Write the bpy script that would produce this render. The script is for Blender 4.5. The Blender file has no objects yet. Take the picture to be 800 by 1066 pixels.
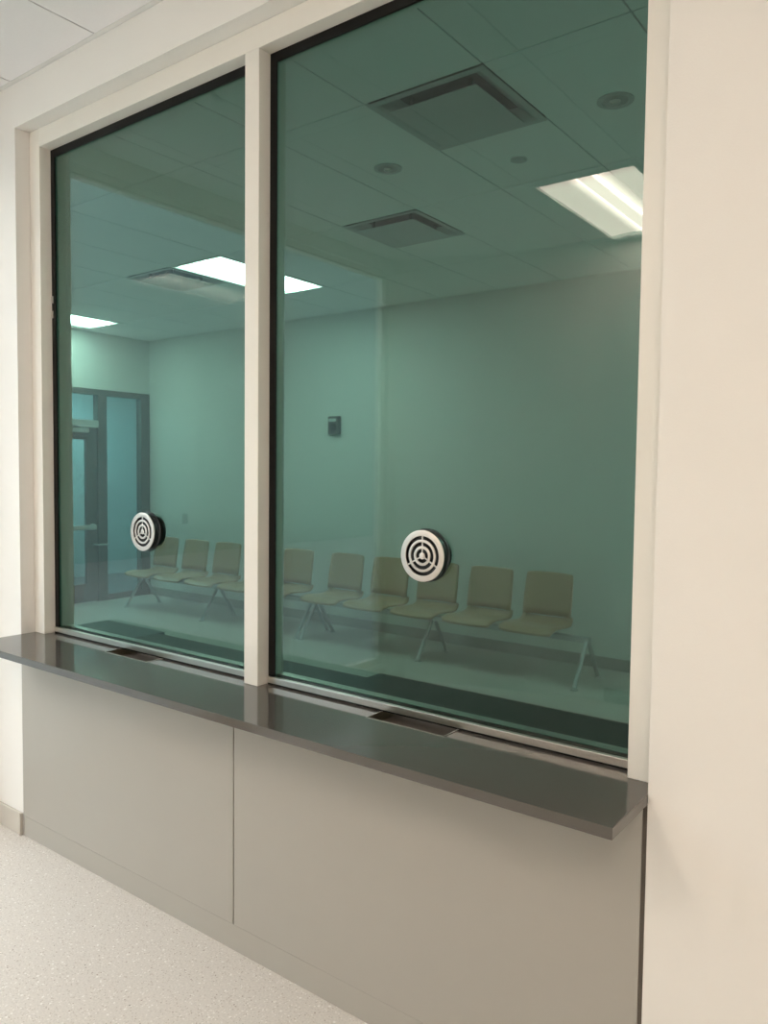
import bpy, bmesh, math, random
from mathutils import Vector, Matrix
random.seed(4)
S = bpy.context.scene
COL = S.collection
# ---------------------------------------------------------------- camera, world, exposure
cam_d = bpy.data.cameras.new('camera'); cam = bpy.data.objects.new('camera', cam_d); COL.objects.link(cam)
rx = Vector((0.7992689, 0.6008770, 0.0107736)); ry = Vector((-0.0391458, 0.0341651, 0.9986493)); fw = Vector((-0.5996973, 0.7986113, -0.0508289))
m = Matrix((rx, ry, -fw)).transposed().to_4x4(); m.translation = Vector((0.5585, -1.7503, 1.6137))
cam.matrix_world = m
cam_d.sensor_width = 36; cam_d.sensor_fit = 'AUTO'; cam_d.lens = 814.08*36/1066; cam_d.clip_start = .02
S.camera = cam
w = bpy.data.worlds.new('world'); S.world = w; w.use_nodes = True
w.node_tree.nodes['Background'].inputs[0].default_value = (1.0, .975, 1.0, 1); w.node_tree.nodes['Background'].inputs[1].default_value = 5.4   # bright overcast sky outside the near room's added, unseen side window
S.view_settings.view_transform = 'Standard'; S.view_settings.look = 'None'; S.view_settings.gamma = 1
S.view_settings.exposure = 0.12
TROFFER = 1.0        # overall lamp power
# ---------------------------------------------------------------- materials
def mat(name, col, rough=.6, metal=0., noise=0., nscale=8., bump=0., bscale=60., coat=0., spec=.5, ior=None):
    M = bpy.data.materials.new(name); M.use_nodes = True; n = M.node_tree; b = n.nodes['Principled BSDF']
    b.inputs['Base Color'].default_value = (*col, 1); b.inputs['Roughness'].default_value = rough; b.inputs['Metallic'].default_value = metal
    b.inputs['Specular IOR Level'].default_value = spec
    if coat: b.inputs['Coat Weight'].default_value = coat; b.inputs['Coat Roughness'].default_value = .05
    if ior: b.inputs['IOR'].default_value = ior
    tc = n.nodes.new('ShaderNodeTexCoord')
    if noise:
        t = n.nodes.new('ShaderNodeTexNoise'); t.inputs['Scale'].default_value = nscale; t.inputs['Detail'].default_value = 5
        r = n.nodes.new('ShaderNodeMapRange'); r.inputs[3].default_value = 1-noise; r.inputs[4].default_value = 1+noise
        mx = n.nodes.new('ShaderNodeVectorMath'); mx.operation = 'SCALE'; mx.inputs[0].default_value = col
        n.links.new(tc.outputs['Object'], t.inputs['Vector']); n.links.new(t.outputs[0], r.inputs[0])
        n.links.new(r.outputs[0], mx.inputs['Scale']); n.links.new(mx.outputs[0], b.inputs['Base Color'])
    if bump:
        t = n.nodes.new('ShaderNodeTexNoise'); t.inputs['Scale'].default_value = bscale; t.inputs['Detail'].default_value = 3
        bp = n.nodes.new('ShaderNodeBump'); bp.inputs['Strength'].default_value = bump; bp.inputs['Distance'].default_value = .002
        n.links.new(tc.outputs['Object'], t.inputs['Vector']); n.links.new(t.outputs[0], bp.inputs['Height']); n.links.new(bp.outputs[0], b.inputs['Normal'])
    return M
def emit(name, col, s):
    M = bpy.data.materials.new(name); M.use_nodes = True; n = M.node_tree; b = n.nodes['Principled BSDF']
    b.inputs['Base Color'].default_value = (.8, .8, .8, 1); b.inputs['Emission Color'].default_value = (*col, 1); b.inputs['Emission Strength'].default_value = s
    return M
def pane_mat(name, T, ior=1.5):
    """tinted sheet: every face passes sqrt of the tint and mirrors by Fresnel (same ratio from either side)"""
    M = bpy.data.materials.new(name); M.use_nodes = True; n = M.node_tree; n.nodes.clear()
    o = n.nodes.new('ShaderNodeOutputMaterial'); tr = n.nodes.new('ShaderNodeBsdfTransparent'); gl = n.nodes.new('ShaderNodeBsdfGlossy')
    gl.inputs['Roughness'].default_value = 0; gl.inputs['Color'].default_value = (1, 1, 1, 1)
    tr.inputs['Color'].default_value = (*[math.sqrt(c) for c in T], 1)
    g = n.nodes.new('ShaderNodeNewGeometry'); mr = n.nodes.new('ShaderNodeMapRange'); mr.inputs[3].default_value = ior; mr.inputs[4].default_value = 1/ior
    f = n.nodes.new('ShaderNodeFresnel'); mx = n.nodes.new('ShaderNodeMixShader')
    n.links.new(g.outputs['Backfacing'], mr.inputs[0]); n.links.new(mr.outputs[0], f.inputs['IOR']); n.links.new(f.outputs[0], mx.inputs[0])
    n.links.new(tr.outputs[0], mx.inputs[1]); n.links.new(gl.outputs[0], mx.inputs[2]); n.links.new(mx.outputs[0], o.inputs[0])
    return M
def floor_mat(name, base):
    M = bpy.data.materials.new(name); M.use_nodes = True; n = M.node_tree; b = n.nodes['Principled BSDF']
    tc = n.nodes.new('ShaderNodeTexCoord'); cur = None
    nz = n.nodes.new('ShaderNodeTexNoise'); nz.inputs['Scale'].default_value = 150; nz.inputs['Detail'].default_value = 6
    n.links.new(tc.outputs['Object'], nz.inputs['Vector'])
    cr = n.nodes.new('ShaderNodeValToRGB'); cr.color_ramp.elements[0].position = .35; cr.color_ramp.elements[1].position = .7
    cr.color_ramp.elements[0].color = (*[c*.9 for c in base], 1); cr.color_ramp.elements[1].color = (*[min(1, c*1.06) for c in base], 1)
    n.links.new(nz.outputs[0], cr.inputs[0]); cur = cr.outputs[0]
    for sc, thr, colr in ((48, .13, (.34, .26, .21)), (85, .2, (.44, .37, .32)), (40, .16, (.90, .88, .84)), (110, .25, (.5, .45, .4)), (90, .25, (.85, .82, .78)), (17, .045, (.10, .08, .07)), (24, .06, (.22, .15, .11))):
        v = n.nodes.new('ShaderNodeTexVoronoi'); v.inputs['Scale'].default_value = sc; v.inputs['Randomness'].default_value = 1
        mp = n.nodes.new('ShaderNodeMapping'); mp.inputs['Location'].default_value = (sc*.31, sc*.17, 0)
        n.links.new(tc.outputs['Object'], mp.inputs[0]); n.links.new(mp.outputs[0], v.inputs['Vector'])
        lt = n.nodes.new('ShaderNodeMath'); lt.operation = 'LESS_THAN'; lt.inputs[1].default_value = thr; n.links.new(v.outputs['Distance'], lt.inputs[0])
        sp = n.nodes.new('ShaderNodeSeparateColor'); n.links.new(v.outputs['Color'], sp.inputs[0])
        gt = n.nodes.new('ShaderNodeMath'); gt.operation = 'GREATER_THAN'; gt.inputs[1].default_value = .55; n.links.new(sp.outputs[0], gt.inputs[0])
        mu = n.nodes.new('ShaderNodeMath'); mu.operation = 'MULTIPLY'; n.links.new(lt.outputs[0], mu.inputs[0]); n.links.new(gt.outputs[0], mu.inputs[1])
        m2 = n.nodes.new('ShaderNodeMath'); m2.operation = 'MULTIPLY'; m2.inputs[1].default_value = .8; n.links.new(mu.outputs[0], m2.inputs[0])
        mx = n.nodes.new('ShaderNodeMix'); mx.data_type = 'RGBA'; mx.inputs['B'].default_value = (*colr, 1)
        n.links.new(m2.outputs[0], mx.inputs['Factor']); n.links.new(cur, mx.inputs['A']); cur = mx.outputs['Result']
    n.links.new(cur, b.inputs['Base Color']); b.inputs['Roughness'].default_value = .42
    return M
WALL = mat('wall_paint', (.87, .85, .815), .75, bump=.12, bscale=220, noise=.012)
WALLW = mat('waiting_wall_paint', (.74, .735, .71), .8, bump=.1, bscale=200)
TILE = mat('ceiling_tile', (.93, .91, .915), .9, bump=.35, bscale=260, noise=.02, nscale=120)
GRID = mat('ceiling_grid', (.42, .41, .40), .6)
ANGLE = mat('wall_angle', (.78, .77, .75), .5)
FRAME = mat('frame_enamel', (.84, .81, .75), .38, noise=.01)
GASK = mat('gasket_rubber', (.006, .006, .006), .5, spec=.2)
STEEL = mat('stainless_steel', (.70, .66, .61), .28, metal=1, noise=.05, nscale=30)
STEEL2 = mat('satin_steel', (.68, .64, .60), .42, metal=.75)
RIM = mat('rim_steel', (.32, .31, .28), .4, metal=.6)
DESK = mat('desk_laminate', (.028, .030, .028), .5)
TRAYM = mat('tray_steel', (.24, .22, .16), .35, metal=.85, noise=.1)
BLACK = mat('black_plastic', (.014, .015, .017), .3)
RING = mat('smoky_collar', (.05, .06, .065), .12)
SOLID = mat('grey_solid_surface', (.088, .080, .070), .10, noise=.03, nscale=300, spec=.5, ior=1.6)
LAM = mat('laminate', (.415, .395, .355), .45, noise=.012)
SEAM = mat('shadow_gap', (.09, .075, .06), .8)
BASE = mat('rubber_base', (.60, .56, .50), .5)
BASED = mat('dark_base', (.38, .385, .37), .5)
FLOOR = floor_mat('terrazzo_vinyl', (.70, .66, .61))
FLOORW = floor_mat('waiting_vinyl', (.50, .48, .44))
TINT = pane_mat('tinted_security_glass', (.155, .325, .282), 1.5)
CLEAR = pane_mat('door_glass', (.85, .93, .93), 1.45)
DFR = mat('door_frame_paint', (.085, .095, .085), .4)
DLEAF = mat('door_paint', (.075, .085, .07), .4)
ALU = mat('aluminium', (.62, .63, .62), .35, metal=.6)
CHROME = mat('chrome', (.50, .52, .53), .3, metal=.75)
SHELL = mat('seat_shell', (.46, .31, .195), .33, noise=.05, nscale=20, spec=.6)
DEVICE = mat('device_grey', (.10, .10, .09), .5)
PLATE = mat('plate_white', (.55, .56, .55), .4)
DIFF = mat('diffuser_white', (.50, .50, .49), .5)
DARKR = mat('diffuser_neck', (.10, .10, .10), .8)
LTRIM = mat('troffer_trim', (.80, .79, .77), .4)
def lamp_set(tag, col, s):
    side = emit(tag+'_lens', col, s); n = side.node_tree; b = n.nodes['Principled BSDF']   # backlit lens, brightest beside its tubes
    tc = n.nodes.new('ShaderNodeTexCoord'); sx = n.nodes.new('ShaderNodeSeparateXYZ'); ab = n.nodes.new('ShaderNodeMath'); ab.operation = 'ABSOLUTE'
    mr = n.nodes.new('ShaderNodeMapRange'); mr.interpolation_type = 'SMOOTHERSTEP'
    for i_, v in enumerate((.045, .15, s*1.9, s*.85)): mr.inputs[i_+1].default_value = v
    n.links.new(tc.outputs['Object'], sx.inputs[0]); n.links.new(sx.outputs[0], ab.inputs[0]); n.links.new(ab.outputs[0], mr.inputs[0]); n.links.new(mr.outputs[0], b.inputs['Emission Strength'])
    return side, emit(tag+'_streak', col, s*3.0), emit(tag+'_centre', col, s*1.5)
WARM = lamp_set('warm', (1, .83, .68), 10.2*TROFFER)
NEUT = lamp_set('neutral', (1, .95, .86), 17.0*TROFFER)
# ---------------------------------------------------------------- helpers
def link(name, me, M, parent=None):
    o = bpy.data.objects.new(name, me); COL.objects.link(o)
    if M and not me.materials: me.materials.append(M)
    if parent: o.parent = parent
    return o
def obj(name, bm, M, parent=None, smooth=False, bev=0, seg=2):
    bmesh.ops.recalc_face_normals(bm, faces=bm.faces)
    me = bpy.data.meshes.new(name); bm.to_mesh(me); bm.free()
    if smooth:
        for p in me.polygons: p.use_smooth = True
        me.set_sharp_from_angle(angle=math.radians(38))
    o = link(name, me, M, parent)
    if bev:
        b = o.modifiers.new('bevel', 'BEVEL'); b.width = bev; b.segments = seg; b.limit_method = 'ANGLE'; b.angle_limit = math.radians(40)
    return o
def bx(bm, x0, x1, y0, y1, z0, z1):
    vs = [bm.verts.new((x, y, z)) for x in (x0, x1) for y in (y0, y1) for z in (z0, z1)]
    for q in ((0, 1, 3, 2), (4, 6, 7, 5), (0, 4, 5, 1), (2, 3, 7, 6), (0, 2, 6, 4), (1, 5, 7, 3)): bm.faces.new([vs[i] for i in q])
    return bm
def box(name, M, x0, x1, y0, y1, z0, z1, parent=None, bev=0):
    # mesh built about the box centre so each piece has a real origin
    c = Vector(((x0+x1)/2, (y0+y1)/2, (z0+z1)/2)); bm = bmesh.new(); bx(bm, x0-c.x, x1-c.x, y0-c.y, y1-c.y, z0-c.z, z1-c.z)
    o = obj(name, bm, M, parent, bev=bev); o.location = c
    return o
def cells(bm, A, B, skip, lo, hi, axes='xyz'):
    """solid plate on a grid A x B with cells skipped; thickness lo..hi; axes = (a, b, thickness)"""
    def P(a, b, t):
        d = dict(zip(axes, (a, b, t))); return (d['x'], d['y'], d['z'])
    V = {}
    def v(i, j, k):
        if (i, j, k) not in V: V[i, j, k] = bm.verts.new(P(A[i], B[j], (lo, hi)[k]))
        return V[i, j, k]
    on = lambda i, j: 0 <= i < len(A)-1 and 0 <= j < len(B)-1 and (i, j) not in skip
    for i in range(len(A)-1):
        for j in range(len(B)-1):
            if not on(i, j): continue
            bm.faces.new([v(i, j, 0), v(i+1, j, 0), v(i+1, j+1, 0), v(i, j+1, 0)]); bm.faces.new([v(i, j, 1), v(i, j+1, 1), v(i+1, j+1, 1), v(i+1, j, 1)])
            if not on(i-1, j): bm.faces.new([v(i, j, 0), v(i, j+1, 0), v(i, j+1, 1), v(i, j, 1)])
            if not on(i+1, j): bm.faces.new([v(i+1, j, 0), v(i+1, j, 1), v(i+1, j+1, 1), v(i+1, j+1, 0)])
            if not on(i, j-1): bm.faces.new([v(i, j, 0), v(i, j, 1), v(i+1, j, 1), v(i+1, j, 0)])
            if not on(i, j+1): bm.faces.new([v(i, j+1, 0), v(i+1, j+1, 0), v(i+1, j+1, 1), v(i, j+1, 1)])
    return bm
def tube(bm, pts, r, n=12, caps=True):
    rings = []
    for i, p in enumerate(pts):
        p = Vector(p); a = Vector(pts[max(i-1, 0)]); b = Vector(pts[min(i+1, len(pts)-1)]); t = (b-a).normalized()
        u = t.cross(Vector((0, 0, 1)) if abs(t.z) < .9 else Vector((1, 0, 0))).normalized(); w_ = t.cross(u)
        rings.append([bm.verts.new(p+(u*math.cos(k*2*math.pi/n)+w_*math.sin(k*2*math.pi/n))*r) for k in range(n)])
    for a, b in zip(rings, rings[1:]):
        for k in range(n): bm.faces.new((a[k], a[(k+1) % n], b[(k+1) % n], b[k]))
    if caps: bm.faces.new(rings[0]); bm.faces.new(rings[-1][::-1])
    return bm
def lathe(bm, prof, n=40, axis='z', c=(0, 0, 0), close=False):
    """revolve (r, h) profile round an axis"""
    R = []
    for r, h in prof:
        ring = []
        for k in range(n):
            a = 2*math.pi*k/n; p = (r*math.cos(a), r*math.sin(a), h) if axis == 'z' else (r*math.cos(a), h, r*math.sin(a))
            ring.append(bm.verts.new((p[0]+c[0], p[1]+c[1], p[2]+c[2])))
        R.append(ring)
    pairs = list(zip(R, R[1:]))
    if close: pairs.append((R[-1], R[0]))
    for a, b in pairs:
        for k in range(n): bm.faces.new((a[k], a[(k+1) % n], b[(k+1) % n], b[k]))
    if not close:
        bm.faces.new(R[0]); bm.faces.new(R[-1])
    return bm
def thing(name, label, cat, loc=(0, 0, 0), group=None):
    o = bpy.data.objects.new(name, None); COL.objects.link(o); o.location = loc; o.empty_display_size = .1
    return tag(o, label, cat, group)
def tag(o, label, cat, group=None):
    o['label'] = label; o['category'] = cat
    if group: o['group'] = group
    return o
def struct(o, label=None):
    o['kind'] = 'structure'
    if label: o['label'] = label
    return o
def sempty(name, label, loc=(0, 0, 0)):
    o = bpy.data.objects.new(name, None); COL.objects.link(o); o.location = loc; o.empty_display_size = .1
    return struct(o, label)
# ---------------------------------------------------------------- dimensions (metres); near room y<0, waiting room y>WT
XL, XR = -2.7245, 0.0           # opening
ZS, ZT = .8933, 3.0464          # counter top, opening head
WT = .25                        # wall thickness
ZC, ZW = 3.227, 3.253           # ceilings
LX, RX, BY = -3.05, 2.44, -3.36 # near room
WX, WRX, WY = -7.93, 1.4, 4.509 # waiting room
GY0, GY1 = .121, .148           # glass
FX1, MX0, MX1, FX2, ZF = -2.6468, -1.3898, -1.3250, -.0704, 2.9708
# ---------------------------------------------------------------- shell
bm = bmesh.new(); bx(bm, LX-.12, RX+.12, BY-.12, .012, -.1, 0); struct(obj('floor', bm, FLOOR), 'pale speckled terrazzo-look vinyl floor in front of the counter')
bm = bmesh.new(); bx(bm, WX-2.2, WX-.06, 1.1, 7.3, -.1, .001); struct(obj('floor', bm, mat('corridor_floor', (.14, .17, .18), .5)), 'blue-grey corridor floor beyond the glazed door')
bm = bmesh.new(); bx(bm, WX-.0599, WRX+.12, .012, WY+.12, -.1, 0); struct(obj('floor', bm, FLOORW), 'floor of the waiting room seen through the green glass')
# wall with the opening (both rooms)
bm = bmesh.new(); cells(bm, [WX-.12, XL, XR, RX+.12], [0, ZT, 3.33], {(1, 0)}, 0, WT, 'xzy')
struct(obj('wall_front', bm, WALL), 'off-white painted wall around the two tall windows')
bm = bmesh.new(); cells(bm, [BY-.12, -2.85, -.20, 0], [0, .12, 3.125, 3.40], {(1, 1)}, LX-.12, LX, 'yzx'); struct(obj('wall_left', bm, WALL))
bm = bmesh.new(); bx(bm, LX-14, LX-.121, -34, -.002, -.3, -.2); struct(obj('ground', bm, mat('paving', (.25, .28, .28), .9)))  # unseen outdoor surface, added with the side window to bounce daylight in
bm = bmesh.new(); bx(bm, LX-11, LX-10, -34, 14, -.3, 7.4); FAC = mat('facade_render', (.17, .235, .235), .8); struct(obj('wall_outside', bm, FAC))  # unseen wall, added to keep low sky out of the pane's reflection
w4 = sempty('window_4', None, (LX-.06, -1.575, .12))  # out-of-view window, added as an assumed source for the brighter left side
for nm, a in dict(frame_side=(-2.849, -2.80, .121, 3.124), frame_side_=(-.23, -.201, .121, 3.124), frame_head=(-2.799, -.231, 3.075, 3.124), frame_sill=(-2.799, -.231, .121, .17), frame_post=(-1.60, -1.55, .171, 3.074)).items():
    o = box(nm.rstrip('_'), FRAME, LX-.09, LX-.03, *a); o.parent = w4; o.location = o.location-w4.location
for a in ((-2.799, -1.601), (-1.549, -.231)):
    o = box('glass', CLEAR, LX-.063, LX-.057, a[0], a[1], .171, 3.074); o.parent = w4; o.location = o.location-w4.location
bm = bmesh.new(); bx(bm, RX, RX+.12, BY-.12, 0, 0, 3.33); struct(obj('wall_right', bm, WALL))
bm = bmesh.new()
pts = [(LX, BY-.12), (RX, BY-.12), (RX, BY), (-1.52, BY+.002), (LX, -2.90)]
a = [bm.verts.new((x, y, 0)) for x, y in pts]; b = [bm.verts.new((x, y, 3.33)) for x, y in pts]
bm.faces.new(a); bm.faces.new(b)
for i in range(5): bm.faces.new((a[i], a[(i+1) % 5], b[(i+1) % 5], b[i]))
struct(obj('wall_back', bm, WALL))
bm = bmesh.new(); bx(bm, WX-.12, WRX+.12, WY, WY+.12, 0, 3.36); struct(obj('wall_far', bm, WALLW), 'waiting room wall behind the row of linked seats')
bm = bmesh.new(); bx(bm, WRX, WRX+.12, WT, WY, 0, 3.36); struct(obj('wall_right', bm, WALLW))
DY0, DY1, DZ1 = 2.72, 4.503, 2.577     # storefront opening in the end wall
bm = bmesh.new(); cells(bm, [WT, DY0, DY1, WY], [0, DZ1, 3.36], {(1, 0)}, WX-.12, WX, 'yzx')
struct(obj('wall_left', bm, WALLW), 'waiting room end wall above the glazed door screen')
# corridor behind the door screen
bm = bmesh.new(); bx(bm, WX-2.2, WX-2.1, 1.2, 7.2, 0, 2.9); struct(obj('wall_far', bm, mat('corridor_paint', (.70, .78, .80), .7)), 'pale corridor wall seen through the door glass')
bm = bmesh.new(); bx(bm, WX-2.2, WX-.12, 7.2, 7.3, 0, 2.9); bx(bm, WX-2.2, WX-.12, 1.1, 1.2, 0, 2.9); bx(bm, WX-.12, WX-.02, WY+.12, 7.2, 0, 2.9)
struct(obj('wall_side', bm, WALLW))
bm = bmesh.new(); bx(bm, WX-2.2, WX-.12, 1.1, 7.3, 2.9, 3.0); struct(obj('ceiling', bm, TILE), 'corridor ceiling beyond the door screen')
# ---------------------------------------------------------------- ceilings with separate tiles
def ceiling(x0, x1, y0, y1, z, xs, ys, skip, label):
    bm = bmesh.new(); cells(bm, xs, ys, skip, z+.014, z+.10); c = struct(obj('ceiling', bm, GRID), label)
    cache = {}
    for i in range(len(xs)-1):
        for j in range(len(ys)-1):
            if (i, j) in skip: continue
            g = .0035; a0, a1, b0, b1 = xs[i]+g, xs[i+1]-g, ys[j]+g, ys[j+1]-g
            k = (round(a1-a0, 3), round(b1-b0, 3))
            if k not in cache:
                bm = bmesh.new(); bx(bm, -k[0]/2, k[0]/2, -k[1]/2, k[1]/2, -.0065, .0065); t = obj('ceiling_tile', bm, TILE, c); cache[k] = t.data
            else: t = link('ceiling_tile', cache[k], None, c)
            t.location = ((a0+a1)/2, (b0+b1)/2, z+.0066)
    return c
nx = [LX]+[-2.72+.61*k for k in range(0, 9)]
nx = [v for v in nx if v < RX-.02]+[RX]
ny = [BY, -3.31, -2.08, -.855, 0]
near_lamps = {(nx.index(-2.72)+2, 1): WARM}
near_skip = set(); near_cells = []
for i in range(len(nx)-1):
    if abs(nx[i]+1.50) < .05: near_skip.add((i, 1)); near_cells.append((i, 1, WARM))
    if abs(nx[i]-.94) < .05: near_skip.add((i, 1)); near_cells.append((i, 1, WARM))  # unseen lamp behind the camera, added to brighten the near room
    pass
cN = ceiling(LX, RX, BY, 0, ZC, nx, ny, near_skip, 'white lay-in tile ceiling above the counter')
wx = [WX, -7.75, -7.14, -6.53, -5.92, -5.31]+[-.472-.603*k for k in range(7, -1, -1)]+[.131, .734, WRX]
wy = [WT, 1.05, 2.325, 3.56, WY]
def wi(x): return min(range(len(wx)), key=lambda i: abs(wx[i]-x))
wlamps = [(wi(-7.75), 2), (wi(-4.70), 2), (wi(.131), 2)]  # last lamp is assumed, out of view past the right window edge
wskip = set(wlamps)
dcells = [(wi(-1.69), 1), (wi(-2.89), 2), (wi(-5.31), 2)]
wskip |= set(dcells)
cW = ceiling(WX, WRX, WT, WY, ZW, wx, wy, wskip, 'waiting room tile ceiling seen through the green glass')
cellmesh = {}
for (i, j) in dcells:       # the part of each diffuser's cell that stays tiled
    y0 = wy[j]+.612; g = .0035
    t = box('ceiling_tile', TILE, wx[i]+g, wx[i+1]-g, y0+g, wy[j+1]-g, ZW+.0001, ZW+.0131, cW)
    k = box('grid_backing', GRID, wx[i], wx[i+1], y0-.001, wy[j+1], ZW+.0142, ZW+.0995, cW)
# wall angles at the ceiling edge
struct(box('trim_1', ANGLE, LX, RX, -.020, -.0005, ZC-.0022, ZC), 'thin white ceiling edge angle along the top of the window wall')
struct(box('trim_2', ANGLE, WX, WRX, WY-.022, WY-.0005, ZW-.003, ZW-.0002))
struct(box('trim_3', ANGLE, WX+.0005, WX+.022, WT, WY-.023, ZW-.003, ZW-.0002))
# ---------------------------------------------------------------- troffers
def troffer(x0, x1, y0, y1, z, mats, label, group=None):
    cx, cy = (x0+x1)/2, (y0+y1)/2; W, L = (x1-x0)/2-.004, (y1-y0)/2-.004
    t = thing('ceiling_light', label, 'ceiling light', (cx, cy, z), group)
    bm = bmesh.new(); e = .022
    cells(bm, [-W, -W+e, W-e, W], [-L, -L+e, L-e, L], {(1, 1)}, -.004, .02); obj('frame', bm, LTRIM, t)
    bm = bmesh.new(); cells(bm, [-W+.004, -W+.010, W-.010, W-.004], [-L+.004, -L+.010, L-.010, L-.004], {(1, 1)}, .0205, .085)
    bx(bm, -W+.004, W-.004, -L+.004, L-.004, .0855, .09); obj('housing', bm, LTRIM, t)
    # two shallow curved side lenses and a raised centre basket between bright seams
    for s in (-1, 1):
        bm = bmesh.new(); n = 8; top = []
        for k in range(n+1):
            u = k/n; x = s*(.052+(W-e-.052)*u); zz = .012+.010*math.sin(math.pi*u)
            top.append((bm.verts.new((x, -L+e+.002, zz)), bm.verts.new((x, L-e-.002, zz))))
        for a_, b_ in zip(top, top[1:]): bm.faces.new((a_[0], a_[1], b_[1], b_[0]))
        obj('side_lens', bm, mats[0], t, smooth=True)
    for s in (-1, 1):
        bm = bmesh.new(); bx(bm, s*.050-.009, s*.050+.009, -L+e+.002, L-e-.002, .006, .010); obj('bright_seam', bm, mats[1], t)
    bm = bmesh.new(); bx(bm, -.040, .040, -L+e+.002, L-e-.002, .003, .009); obj('centre_lens', bm, mats[2] if len(mats) > 2 else mats[1], t)
    return t
for (i, j, ms) in near_cells:
    lab = ('recessed two by four ceiling light whose warm glow mirrors in the right-hand pane' if j == 1 and nx[i] < 0 else
           'recessed ceiling light over the near room, behind the camera to the right' if j == 1 else 'recessed ceiling light over the near room, right of the counter end')
    troffer(nx[i], nx[i+1], ny[j], ny[j+1], ZC, ms, lab)
for n_, (i, j) in enumerate(wlamps):
    lab = ('bright recessed ceiling light at the far left, next to the door screen', 'bright recessed ceiling light seen on both sides of the white mullion', 'recessed ceiling light at the right end of the waiting room')[n_]
    troffer(wx[i], wx[i+1], wy[j], wy[j+1], ZW, NEUT, lab)
# corridor lamp
t = thing('ceiling_light', 'cool corridor ceiling light beyond the glazed door', 'ceiling light', (WX-1.15, 3.9, 2.89))
bm = bmesh.new(); bx(bm, -.3, .3, -1.2, 1.2, -.02, 0); obj('lens', bm, emit('cool_lens', (.74, .93, 1), 15), t)
bm = bmesh.new(); cells(bm, [-.33, -.301, .301, .33], [-1.23, -1.201, 1.201, 1.23], {(1, 1)}, -.025, .009); obj('frame', bm, LTRIM, t)
# ---------------------------------------------------------------- diffusers, downlights, sprinkler cover
def diffuser(x0, y0, label):
    W = .3003; t = thing('air_diffuser', label, 'air vent', (x0+.3015, y0+.305, ZW), None)
    # pan: rim, sloping sides up to a dark neck
    bm = bmesh.new(); prof = [(W, -.003), (W-.028, -.003), (W-.045, .004), (W-.075, .032), (W-.10, .045)]
    R = [[bm.verts.new((sx*r, sy*r, z)) for sx, sy in ((-1, -1), (1, -1), (1, 1), (-1, 1))] for r, z in prof]
    for a_, b_ in zip(R, R[1:]):
        for k in range(4): bm.faces.new((a_[k], a_[(k+1) % 4], b_[(k+1) % 4], b_[k]))
    bb = bmesh.new(); cells(bb, [-W, -W+.002, W-.002, W], [-W, -W+.002, W-.002, W], {(1, 1)}, .0145, .085); bx(bb, -W, W, -W, W, .0851, .09); obj('plenum_box', bb, DARKR, t)  # unseen box above the pan, added to stop light leaking in
    p = obj('pan', bm, DIFF, t); sm = p.modifiers.new('thick', 'SOLIDIFY'); sm.thickness = .0015; sm.offset = 1
    bm = bmesh.new(); bx(bm, -.2, .2, -.2, .2, .0475, .06); obj('neck', bm, DARKR, t)
    bm = bmesh.new(); bx(bm, -.222, .222, -.222, .222, -.026, -.022); obj('plaque', bm, DIFF, t, bev=.001)
    for sx in (-1, 1):
        for sy in (-1, 1):
            bm = bmesh.new(); bx(bm, sx*.15-.006, sx*.15+.006, sy*.15-.01, sy*.15+.01, -.022, .0475); obj('bracket', bm, DARKR, t)
for (i, j), lab in zip(dcells, ('square plaque ceiling air diffuser, the large one nearest the glass', 'square ceiling air diffuser further back, in the middle of the waiting room', 'square ceiling air diffuser at far left, beside the split ceiling light')):
    diffuser(wx[i], wy[j]+.002, lab)
REFL = mat('downlight_reflector', (.34, .34, .33), .5)
DL = mat('downlight_inner', (.45, .45, .43), .25, metal=.7)
def downlight(x, y, r, label):
    t = thing('downlight', label, 'ceiling light', (x, y, ZW))
    bm = bmesh.new(); lathe(bm, [(r, .0), (r, -.004), (r*.72, -.006), (r*.70, -.001), (r*.70, .0)], close=True); obj('trim_ring', bm, DIFF, t, smooth=True)
    bm = bmesh.new(); lathe(bm, [(r*.70, -.0045), (r*.52, -.0015), (r*.5, -.0012)], 32); obj('reflector', bm, REFL, t, smooth=True)
    bm = bmesh.new(); lathe(bm, [(r*.30, -.0052), (r*.22, -.012), (r*.08, -.014)], 24); obj('lamp_face', bm, DL, t, smooth=True)
downlight(-2.03, 1.70, .076, 'small round recessed downlight left of the nearest air diffuser')
downlight(-.757, 1.66, .080, 'small round recessed downlight at the upper right of the glass')
bm = bmesh.new(); lathe(bm, [(.044, 0), (.044, -.003), (.034, -.0045), (.033, -.009), (.004, -.0105)], 32)
o = obj('sprinkler_cover', bm, DIFF, smooth=True); o.location = (-1.40, 2.0, ZW); tag(o, 'small flat round sprinkler cover plate right of the nearest air diffuser', 'sprinkler')
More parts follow.
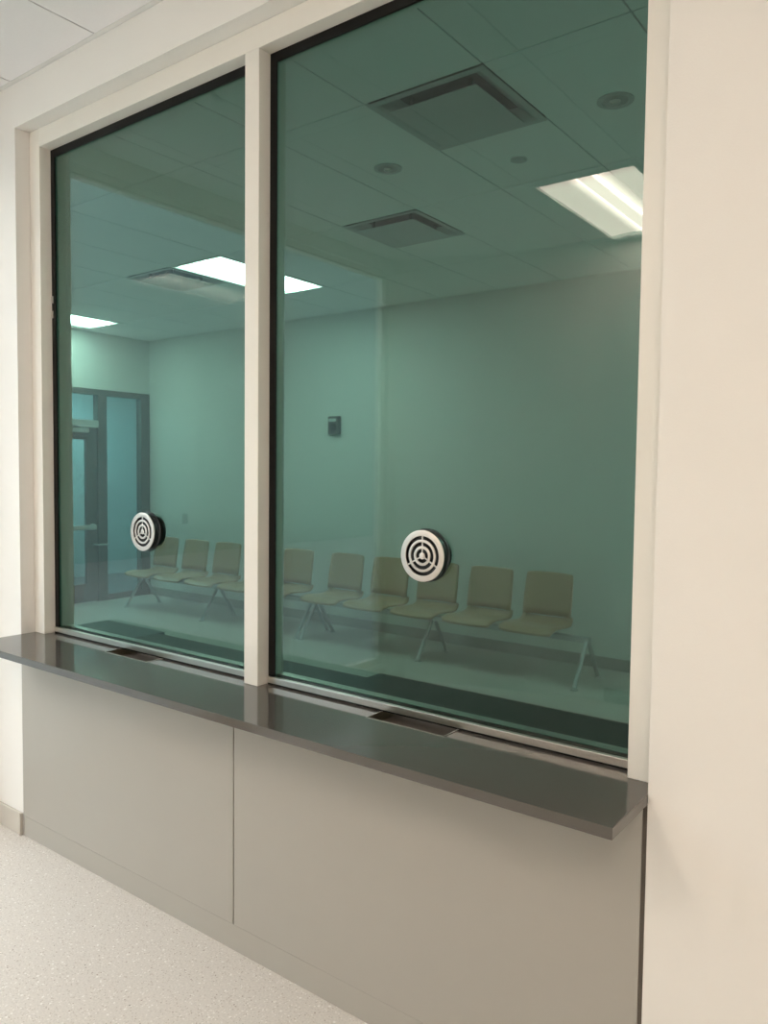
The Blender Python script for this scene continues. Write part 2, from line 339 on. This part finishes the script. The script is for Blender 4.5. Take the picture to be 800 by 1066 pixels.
# ---------------------------------------------------------------- window frame, panes
fr = sempty('trim_4', 'off-white painted metal frame with centre mullion holding both panes', (0, 0, 0))
FY0, FY1 = .0632, .187
ZB = .8935
def fbox(name, x0, x1, z0, z1): return box(name, FRAME, x0, x1, FY0, FY1, z0, z1, fr, bev=.0018)
fbox('left_jamb', XL+.0005, FX1, ZB, ZT-.0005); fbox('right_jamb', FX2, XR-.0005, ZB, ZT-.0005)
fbox('head', FX1+.0003, FX2-.0003, ZF, ZT-.0005)
fbox('mullion', MX0, MX1, ZB, ZF-.0003)
def window(n, x0, x1, label):
    w_ = sempty('window_%d' % n, label, ((x0+x1)/2, GY0, ZB)); L = w_.location
    def wb(name, M, a, b, c, d, e, f, bev=0):
        o = box(name, M, a, b, c, d, e, f, None, bev); o.parent = w_; o.location = o.location-L; return o
    zb = .9215
    bm = bmesh.new(); bx(bm, x0+.002-L.x, x1-.002-L.x, 0, GY1-GY0, .9-L.z, ZF-.002-L.z); obj('glass_pane', bm, TINT, w_)
    for nm, (a, b, e, f) in dict(gasket_left=(x0+.0004, x0+.028, .9, ZF-.0004), gasket_right=(x1-.012, x1-.0004, .9, ZF-.0004), gasket_head=(x0+.0281, x1-.0121, ZF-.032, ZF-.0004)).items():
        wb('gasket', GASK, a, b, .114, GY0-.0004, e, f)
    # stainless sill channel over a black strip standing in for the shadow gap
    wb('sill_channel', STEEL, x0+.006, x1-.001, .1045, GY0-.001, .8995, .9205, .0012)
    wb('sill_channel', STEEL, x0+.006, x1-.001, GY1+.001, .185, .8995, .9205, .0012)
    wb('setting_block', GASK, x0+.002, x1-.001, .110, .18, ZS+.0002, .8990)
    return w_
window(1, FX1, MX0, 'narrower green-tinted thick glass window left of the white mullion')
window(2, MX1, FX2, 'wider green-tinted thick glass window right of the white mullion')
for pz in (2.325, 2.262):        # two small bright clips in the black joint
    w1 = bpy.data.objects['window_1']; o = box('clip', STEEL2, FX1+.002, FX1+.012, .110, .1138, pz, pz+.03); o.parent = w1; o.location = o.location-w1.location
# ---------------------------------------------------------------- counter shelf with two cut-outs
s1 = (-2.150, -1.889); s2 = (-.835, -.570); SY0, SY1 = .036, .235
bm = bmesh.new(); cells(bm, [XL+.0006, s1[0], s1[1], s2[0], s2[1], XR-.0006], [-.2178, SY0, .150], {(1, 1), (3, 1)}, ZS-.0265, ZS)
cs = tag(obj('counter_shelf', bm, SOLID, bev=.0012), 'long glossy dark grey counter shelf under the windows', 'counter')
bm = bmesh.new(); cells(bm, [XL+.0006, s1[0], s1[1], s2[0], s2[1], XR-.0006], [.1502, SY1, .27], {(1, 0), (3, 0)}, ZS-.0265, ZS-.0003)
obj('rear_ledge', bm, DESK, cs)
bm = bmesh.new(); cells(bm, [-2.29, -1.116, XR-.0006], [.2705, .39, .47], {(0, 1)}, ZS-.0265, ZS-.0005)
dk = tag(obj('desk_top', bm, DESK, bev=.0012), 'dark desk top behind the glass on the waiting room side', 'counter')
bm = bmesh.new(); bx(bm, XL+.0006, -2.2906, .2705, .425, ZS-.0265, ZS-.0006)
obj('end_leaf', bm, mat('desk_end', (.085, .105, .11), .45), dk)
def tray(x0, x1, label):
    t = thing('deal_tray', label, 'tray', ((x0+x1)/2, SY0, ZS)); W = (x1-x0)/2-.0006; e = .003; D = SY1-SY0-.0006
    # curved scoop
    bm = bmesh.new(); n = 14; prof = [(.0006, .001)]+[(D*.5-D*.48*math.cos(math.pi*k/n), -.052*math.sin(math.pi*k/n)**.7-.004) for k in range(n+1)]+[(D, .001)]
    rows = [(bm.verts.new((-W, y, z)), bm.verts.new((W, y, z))) for y, z in prof]
    for a_, b_ in zip(rows, rows[1:]): bm.faces.new((a_[0], a_[1], b_[1], b_[0]))
    for s in (0, 1): bm.faces.new([r[s] for r in rows])
    obj('scoop', bm, TRAYM, t)
    bm = bmesh.new(); e = .004
    for a_ in ((-W-e, W+e, -e, 0), (-W-e, -W, 0, D*.5), (W, W+e, 0, D*.5)): bx(bm, *a_, .0002, .0016)
    obj('rim', bm, RIM, t)
tray(*s1, 'recessed steel pass-through tray under the left-hand window'); tray(*s2, 'recessed steel pass-through tray under the right-hand window')
# ---------------------------------------------------------------- panelling under the shelf
XS = -1.3695
tag(box('laminate_panel', LAM, XL+.004, XS-.0025, -.002, .02, .0895, ZS-.027, bev=.0008), 'grey laminate panel under the shelf, left of the dark vertical joint', 'panel')
tag(box('laminate_panel', LAM, XS+.0025, XR-.010, -.002, .02, .0895, ZS-.027, bev=.0008), 'grey laminate panel under the shelf, right of the dark vertical joint', 'panel')
tag(box('kick_board', LAM, XL+.004, XR-.010, -.0015, .02, .0005, .0885, bev=.0005), 'low grey kick board along the floor under the laminate panels', 'panel')
bm = bmesh.new(); bx(bm, XL+.0006, XR-.0006, .0205, .2495, .0003, ZS-.027); struct(obj('wall_under', bm, SEAM), 'dark backing wall behind the laminate panels')
struct(box('trim_5', SEAM, XR-.0095, XR-.0006, -.001, .02, .0005, ZS-.0275))
# ---------------------------------------------------------------- baseboards
def bboard(name, x0, x1, y0, y1, z=.10, M=BASE, label=None): return struct(box(name, M, x0, x1, y0, y1, .0005, z, bev=.003), label)
bl = bboard('baseboard_left', LX+.001, XL-.001, -.012, -.0005, label='beige rubber baseboard at far left ending at the grey panel')
struct(box('trim_6', BASE, XL-.012, XL-.0003, -.0165, -.0125, .0005, .1015, bev=.0015), 'small beige end cap closing the left baseboard')
bboard('baseboard_right', XR+.004, RX-.02, -.012, -.0005)
bboard('baseboard_side', LX+.0005, LX+.012, -2.85, -.02)
bboard('baseboard_back', -1.48, RX-.02, BY+.0005, BY+.012, M=BASED)
bboard('baseboard_far', WX+.02, WRX-.01, WY-.012, WY-.0005, .10, BASED, 'dark baseboard along the wall behind the linked seats')
# ---------------------------------------------------------------- speak-through ports
def port(x, z, label):
    t = thing('speech_port', label, 'speaker grille', (x, GY0, z), 'round speech ports')
    f = -.029
    bm = bmesh.new(); lathe(bm, [(.0735, f+.004), (.0735, -.008), (.070, -.006), (.066, -.006), (.066, f+.004)], 56, 'y', close=True); obj('body', bm, BLACK, t, smooth=True)
    bm = bmesh.new(); lathe(bm, [(.0765, -.0055), (.0775, -.004), (.0775, -.0003), (.0675, -.0003), (.0675, -.0055)], 56, 'y', close=True); obj('collar', bm, RING, t, smooth=True)
    bm = bmesh.new(); lathe(bm, [(.0655, -.016), (.0655, -.012)], 40, 'y'); obj('backing', bm, BLACK, t)
    bm = bmesh.new(); th = .0035
    for r0, r1 in ((.0570, .0740), (.0390, .0466), (.0203, .0283)):
        lathe(bm, [(r1, f+th), (r1, f+.0006), (r1-.0008, f), (r0+.0006, f), (r0, f+.0006), (r0, f+th)], 64, 'y', close=True)
    lathe(bm, [(.0098, f+th), (.0098, f+.0006), (.009, f)], 28, 'y')
    obj('face_plate', bm, STEEL2, t, smooth=True)
    for k in range(3):
        a = math.radians(90+120*k)
        for r0, r1, wd in ((.0465, .0572, .0022), (.0284, .0388, .0020), (.0092, .0202, .0018)):
            bm = bmesh.new(); bx(bm, r0, r1, f+.0008, f+th, -wd, wd); o = obj('spoke', bm, STEEL2, t); o.rotation_euler = (0, -a, 0)
    # matching half on the waiting room side, fixed through the pane
    g = GY1-GY0
    bm = bmesh.new(); lathe(bm, [(.060, g+.0005), (.060, g+.010), (.052, g+.012)], 48, 'y'); obj('rear_flange', bm, BLACK, t, smooth=True)
PX = PY = None
def hit(px, py, y):
    d = rx*((px-400)/814.08)-ry*((py-533)/814.08)+fw; k = (y-m.translation.y)/d.y; return m.translation+d*k
p = hit(439.4, 578.8, .092); port(p.x, p.z, 'round steel speech grille with concentric slots on the right-hand pane')
p = hit(148.0, 553.6, .092); port(p.x, p.z, 'round steel speech grille with concentric slots on the left-hand pane')
# ---------------------------------------------------------------- glazed door screen at the waiting room's left end
def P(name, M, y0, y1, z0, z1, parent, d0=-.09, d1=.012, bev=.002):
    o = box(name, M, WX+d0, WX+d1, y0, y1, z0, z1, None, bev); o.parent = parent; o.location = o.location-parent.location; return o
sc = sempty('window_3', 'dark-framed glazed screen beside the waiting room door', (WX, 3.6, 0))
P('frame_head', DFR, DY0+.001, DY1-.001, 2.507, DZ1-.001, sc); P('frame_side', DFR, 4.372, DY1-.001, .0005, 2.506, sc); P('frame_post', DFR, 3.757, 3.880, .0005, 2.506, sc)
P('frame_side', DFR, DY0+.001, DY0+.10, .0005, 2.506, sc); P('frame_rail', DFR, 3.881, 4.371, .0005, .075, sc)
P('transom_rail', ALU, DY0+.101, 3.756, 2.125, 2.200, sc, -.09, .03)
P('glass', CLEAR, 3.8815, 4.3705, .076, 2.506, sc, -.045, -.038, 0); P('glass', CLEAR, DY0+.1015, 3.7555, 2.2005, 2.506, sc, -.045, -.038, 0)
dr = sempty('door_1', 'dark narrow-glazed door with push bar at the far left of the waiting room', (WX, 3.3, 0))
P('stile', DLEAF, 3.612, 3.752, .01, 2.12, dr, -.06, -.012); P('stile', DLEAF, DY0+.105, DY0+.25, .01, 2.12, dr, -.06, -.012)
P('top_rail', DLEAF, DY0+.2505, 3.6115, 1.965, 2.12, dr, -.06, -.012); P('bottom_rail', DLEAF, DY0+.2505, 3.6115, .01, .23, dr, -.06, -.012)
P('glass', CLEAR, DY0+.251, 3.611, .231, 1.964, dr, -.04, -.032, 0)
P('push_bar', ALU, DY0+.11, 3.70, .885, .945, dr, .018, .062, .008); P('bar_mount', ALU, 3.66, 3.70, .875, .955, dr, -.012, .0175, .004)
P('door_closer', ALU, 3.30, 3.62, 2.045, 2.10, dr, -.0115, .045, .006)
bm = bmesh.new(); tube(bm, [(.055, .30, 2.09), (.16, .10, 2.11), (.055, .42, 2.115)], .010, 8); obj('closer_arm', bm, ALU, dr)
bm = bmesh.new(); tube(bm, [(-.012, .40, .70), (.05, .40, .70), (.07, .42, .70), (.075, .55, .695)], .012, 10); obj('lever_handle', bm, CHROME, dr, smooth=True)
# ---------------------------------------------------------------- wall devices
t = thing('wall_alarm', 'small dark boxy device mounted high on the wall above the seats', 'alarm', (-4.782, WY, 2.0))
bm = bmesh.new(); cells(bm, [-.075, .075], [0, .19], set(), -.05, -.0005, 'xzy'); obj('housing', bm, DEVICE, t, bev=.012, seg=3)
bm = bmesh.new(); bx(bm, -.058, .045, -.058, -.0505, .133, .165); obj('lens', bm, PLATE, t, bev=.003)
bm = bmesh.new(); lathe(bm, [(.045, -.0505), (.040, -.056), (.02, -.058)], 28, 'y', (0, 0, .07)); obj('grille', bm, BLACK, t, smooth=True)
t = thing('wall_switch', 'small pale cover plate on the wall above the first seats', 'switch', (-7.22, WY, .95))
bm = bmesh.new(); bx(bm, -.05, .05, -.008, -.0005, 0, .13); obj('plate', bm, PLATE, t, bev=.003)
bm = bmesh.new(); bx(bm, -.018, .018, -.013, -.0085, .035, .095); obj('rocker', bm, DIFF, t, bev=.002)
# ---------------------------------------------------------------- linked seating
def smoothstep(u): return u*u*(3-2*u)
def shell_pts(part):
    """side profile (y toward the wall, z) of a moulded seat"""
    if part == 'seat': return [(-.300, .372, .212), (-.296, .390, .222), (-.27, .408, .228), (-.20, .418, .232), (-.10, .413, .233), (0, .405, .232), (.07, .408, .228), (.105, .425, .222), (.125, .455, .215)]
    return [(.128, .465, .212), (.136, .52, .212), (.148, .60, .212), (.162, .68, .210), (.176, .76, .206), (.182, .795, .203), (.184, .812, .197)]
def shell(part):
    bm = bmesh.new(); n = 12; rows = []
    for y, z, hw in shell_pts(part):
        row = []
        for k in range(n+1):
            u = -1+2*k/n; x = hw*u
            if part == 'seat': row.append((x, y, z+.012*abs(u)**3))
            else: row.append((x, y-.028*abs(u)**2.4, z-.010*abs(u)**6*(z > .7)))
        rows.append([bm.verts.new(p_) for p_ in row])
    for a_, b_ in zip(rows, rows[1:]):
        for k in range(n): bm.faces.new((a_[k], a_[k+1], b_[k+1], b_[k]))
    return bm
def shell_obj(part, parent):
    o = obj(part, shell(part), SHELL, parent, smooth=True)
    s_ = o.modifiers.new('thick', 'SOLIDIFY'); s_.thickness = .014; s_.offset = -1
    return o
def bench(x0, legs, seats, label):
    t = thing('linked_seating', label, 'bench', (x0, 4.0, 0), 'rows of linked waiting room seats')
    proto = {}
    for k, sx in enumerate(seats):
        if k == 0:
            a_ = shell_obj('seat', t); b_ = shell_obj('backrest', t)
            bm = bmesh.new(); tube(bm, [(0, -.12, .385), (0, .05, .372), (0, .135, .40), (0, .156, .5)], .014, 8); c_ = obj('seat_bracket', bm, CHROME, t, smooth=True)
            proto = (a_, b_, c_)
            for q in proto: q.location.x = sx
        else:
            for q in proto:
                c = q.copy(); COL.objects.link(c); c.parent = t; c.location = (sx, 0, 0)
    bm = bmesh.new(); bx(bm, legs[0]-.02, legs[-1]+.02, -.065, -.005, .318, .362); obj('beam', bm, CHROME, t, bev=.006)
    lp = None
    for k, lx in enumerate(legs):
        if k == 0:
            objs = []
            for s, fy in ((-1, -.272), (1, .192)):
                bm = bmesh.new(); tube(bm, [(0, -.035+s*.022, .325), (0, fy, .012)], .0165, 12); l = obj('leg', bm, CHROME, t, smooth=True)
                bm = bmesh.new(); lathe(bm, [(.030, .0005), (.030, .008), (.016, .016)], 16, 'z', (0, fy, 0)); f_ = obj('foot', bm, CHROME, l, smooth=True)
                l.location.x = lx; objs.append((l, f_))
            lp = objs
        else:
            for l, f_ in lp:
                c = l.copy(); COL.objects.link(c); c.parent = t; c.location = (lx, 0, 0)
                d = f_.copy(); COL.objects.link(d); d.parent = c
    return t
c5 = [-1.07, -.535, 0, .535, 1.07]
bench(-6.03, [-1.29, .045, 1.425], [v-0.0 for v in c5], 'left row of five linked tan moulded seats on chrome legs, beginning beside the door screen')
bench(-3.24, [-1.295, .06, 1.48], c5, 'right row of five linked tan moulded seats on chrome legs, nearest the right window edge')
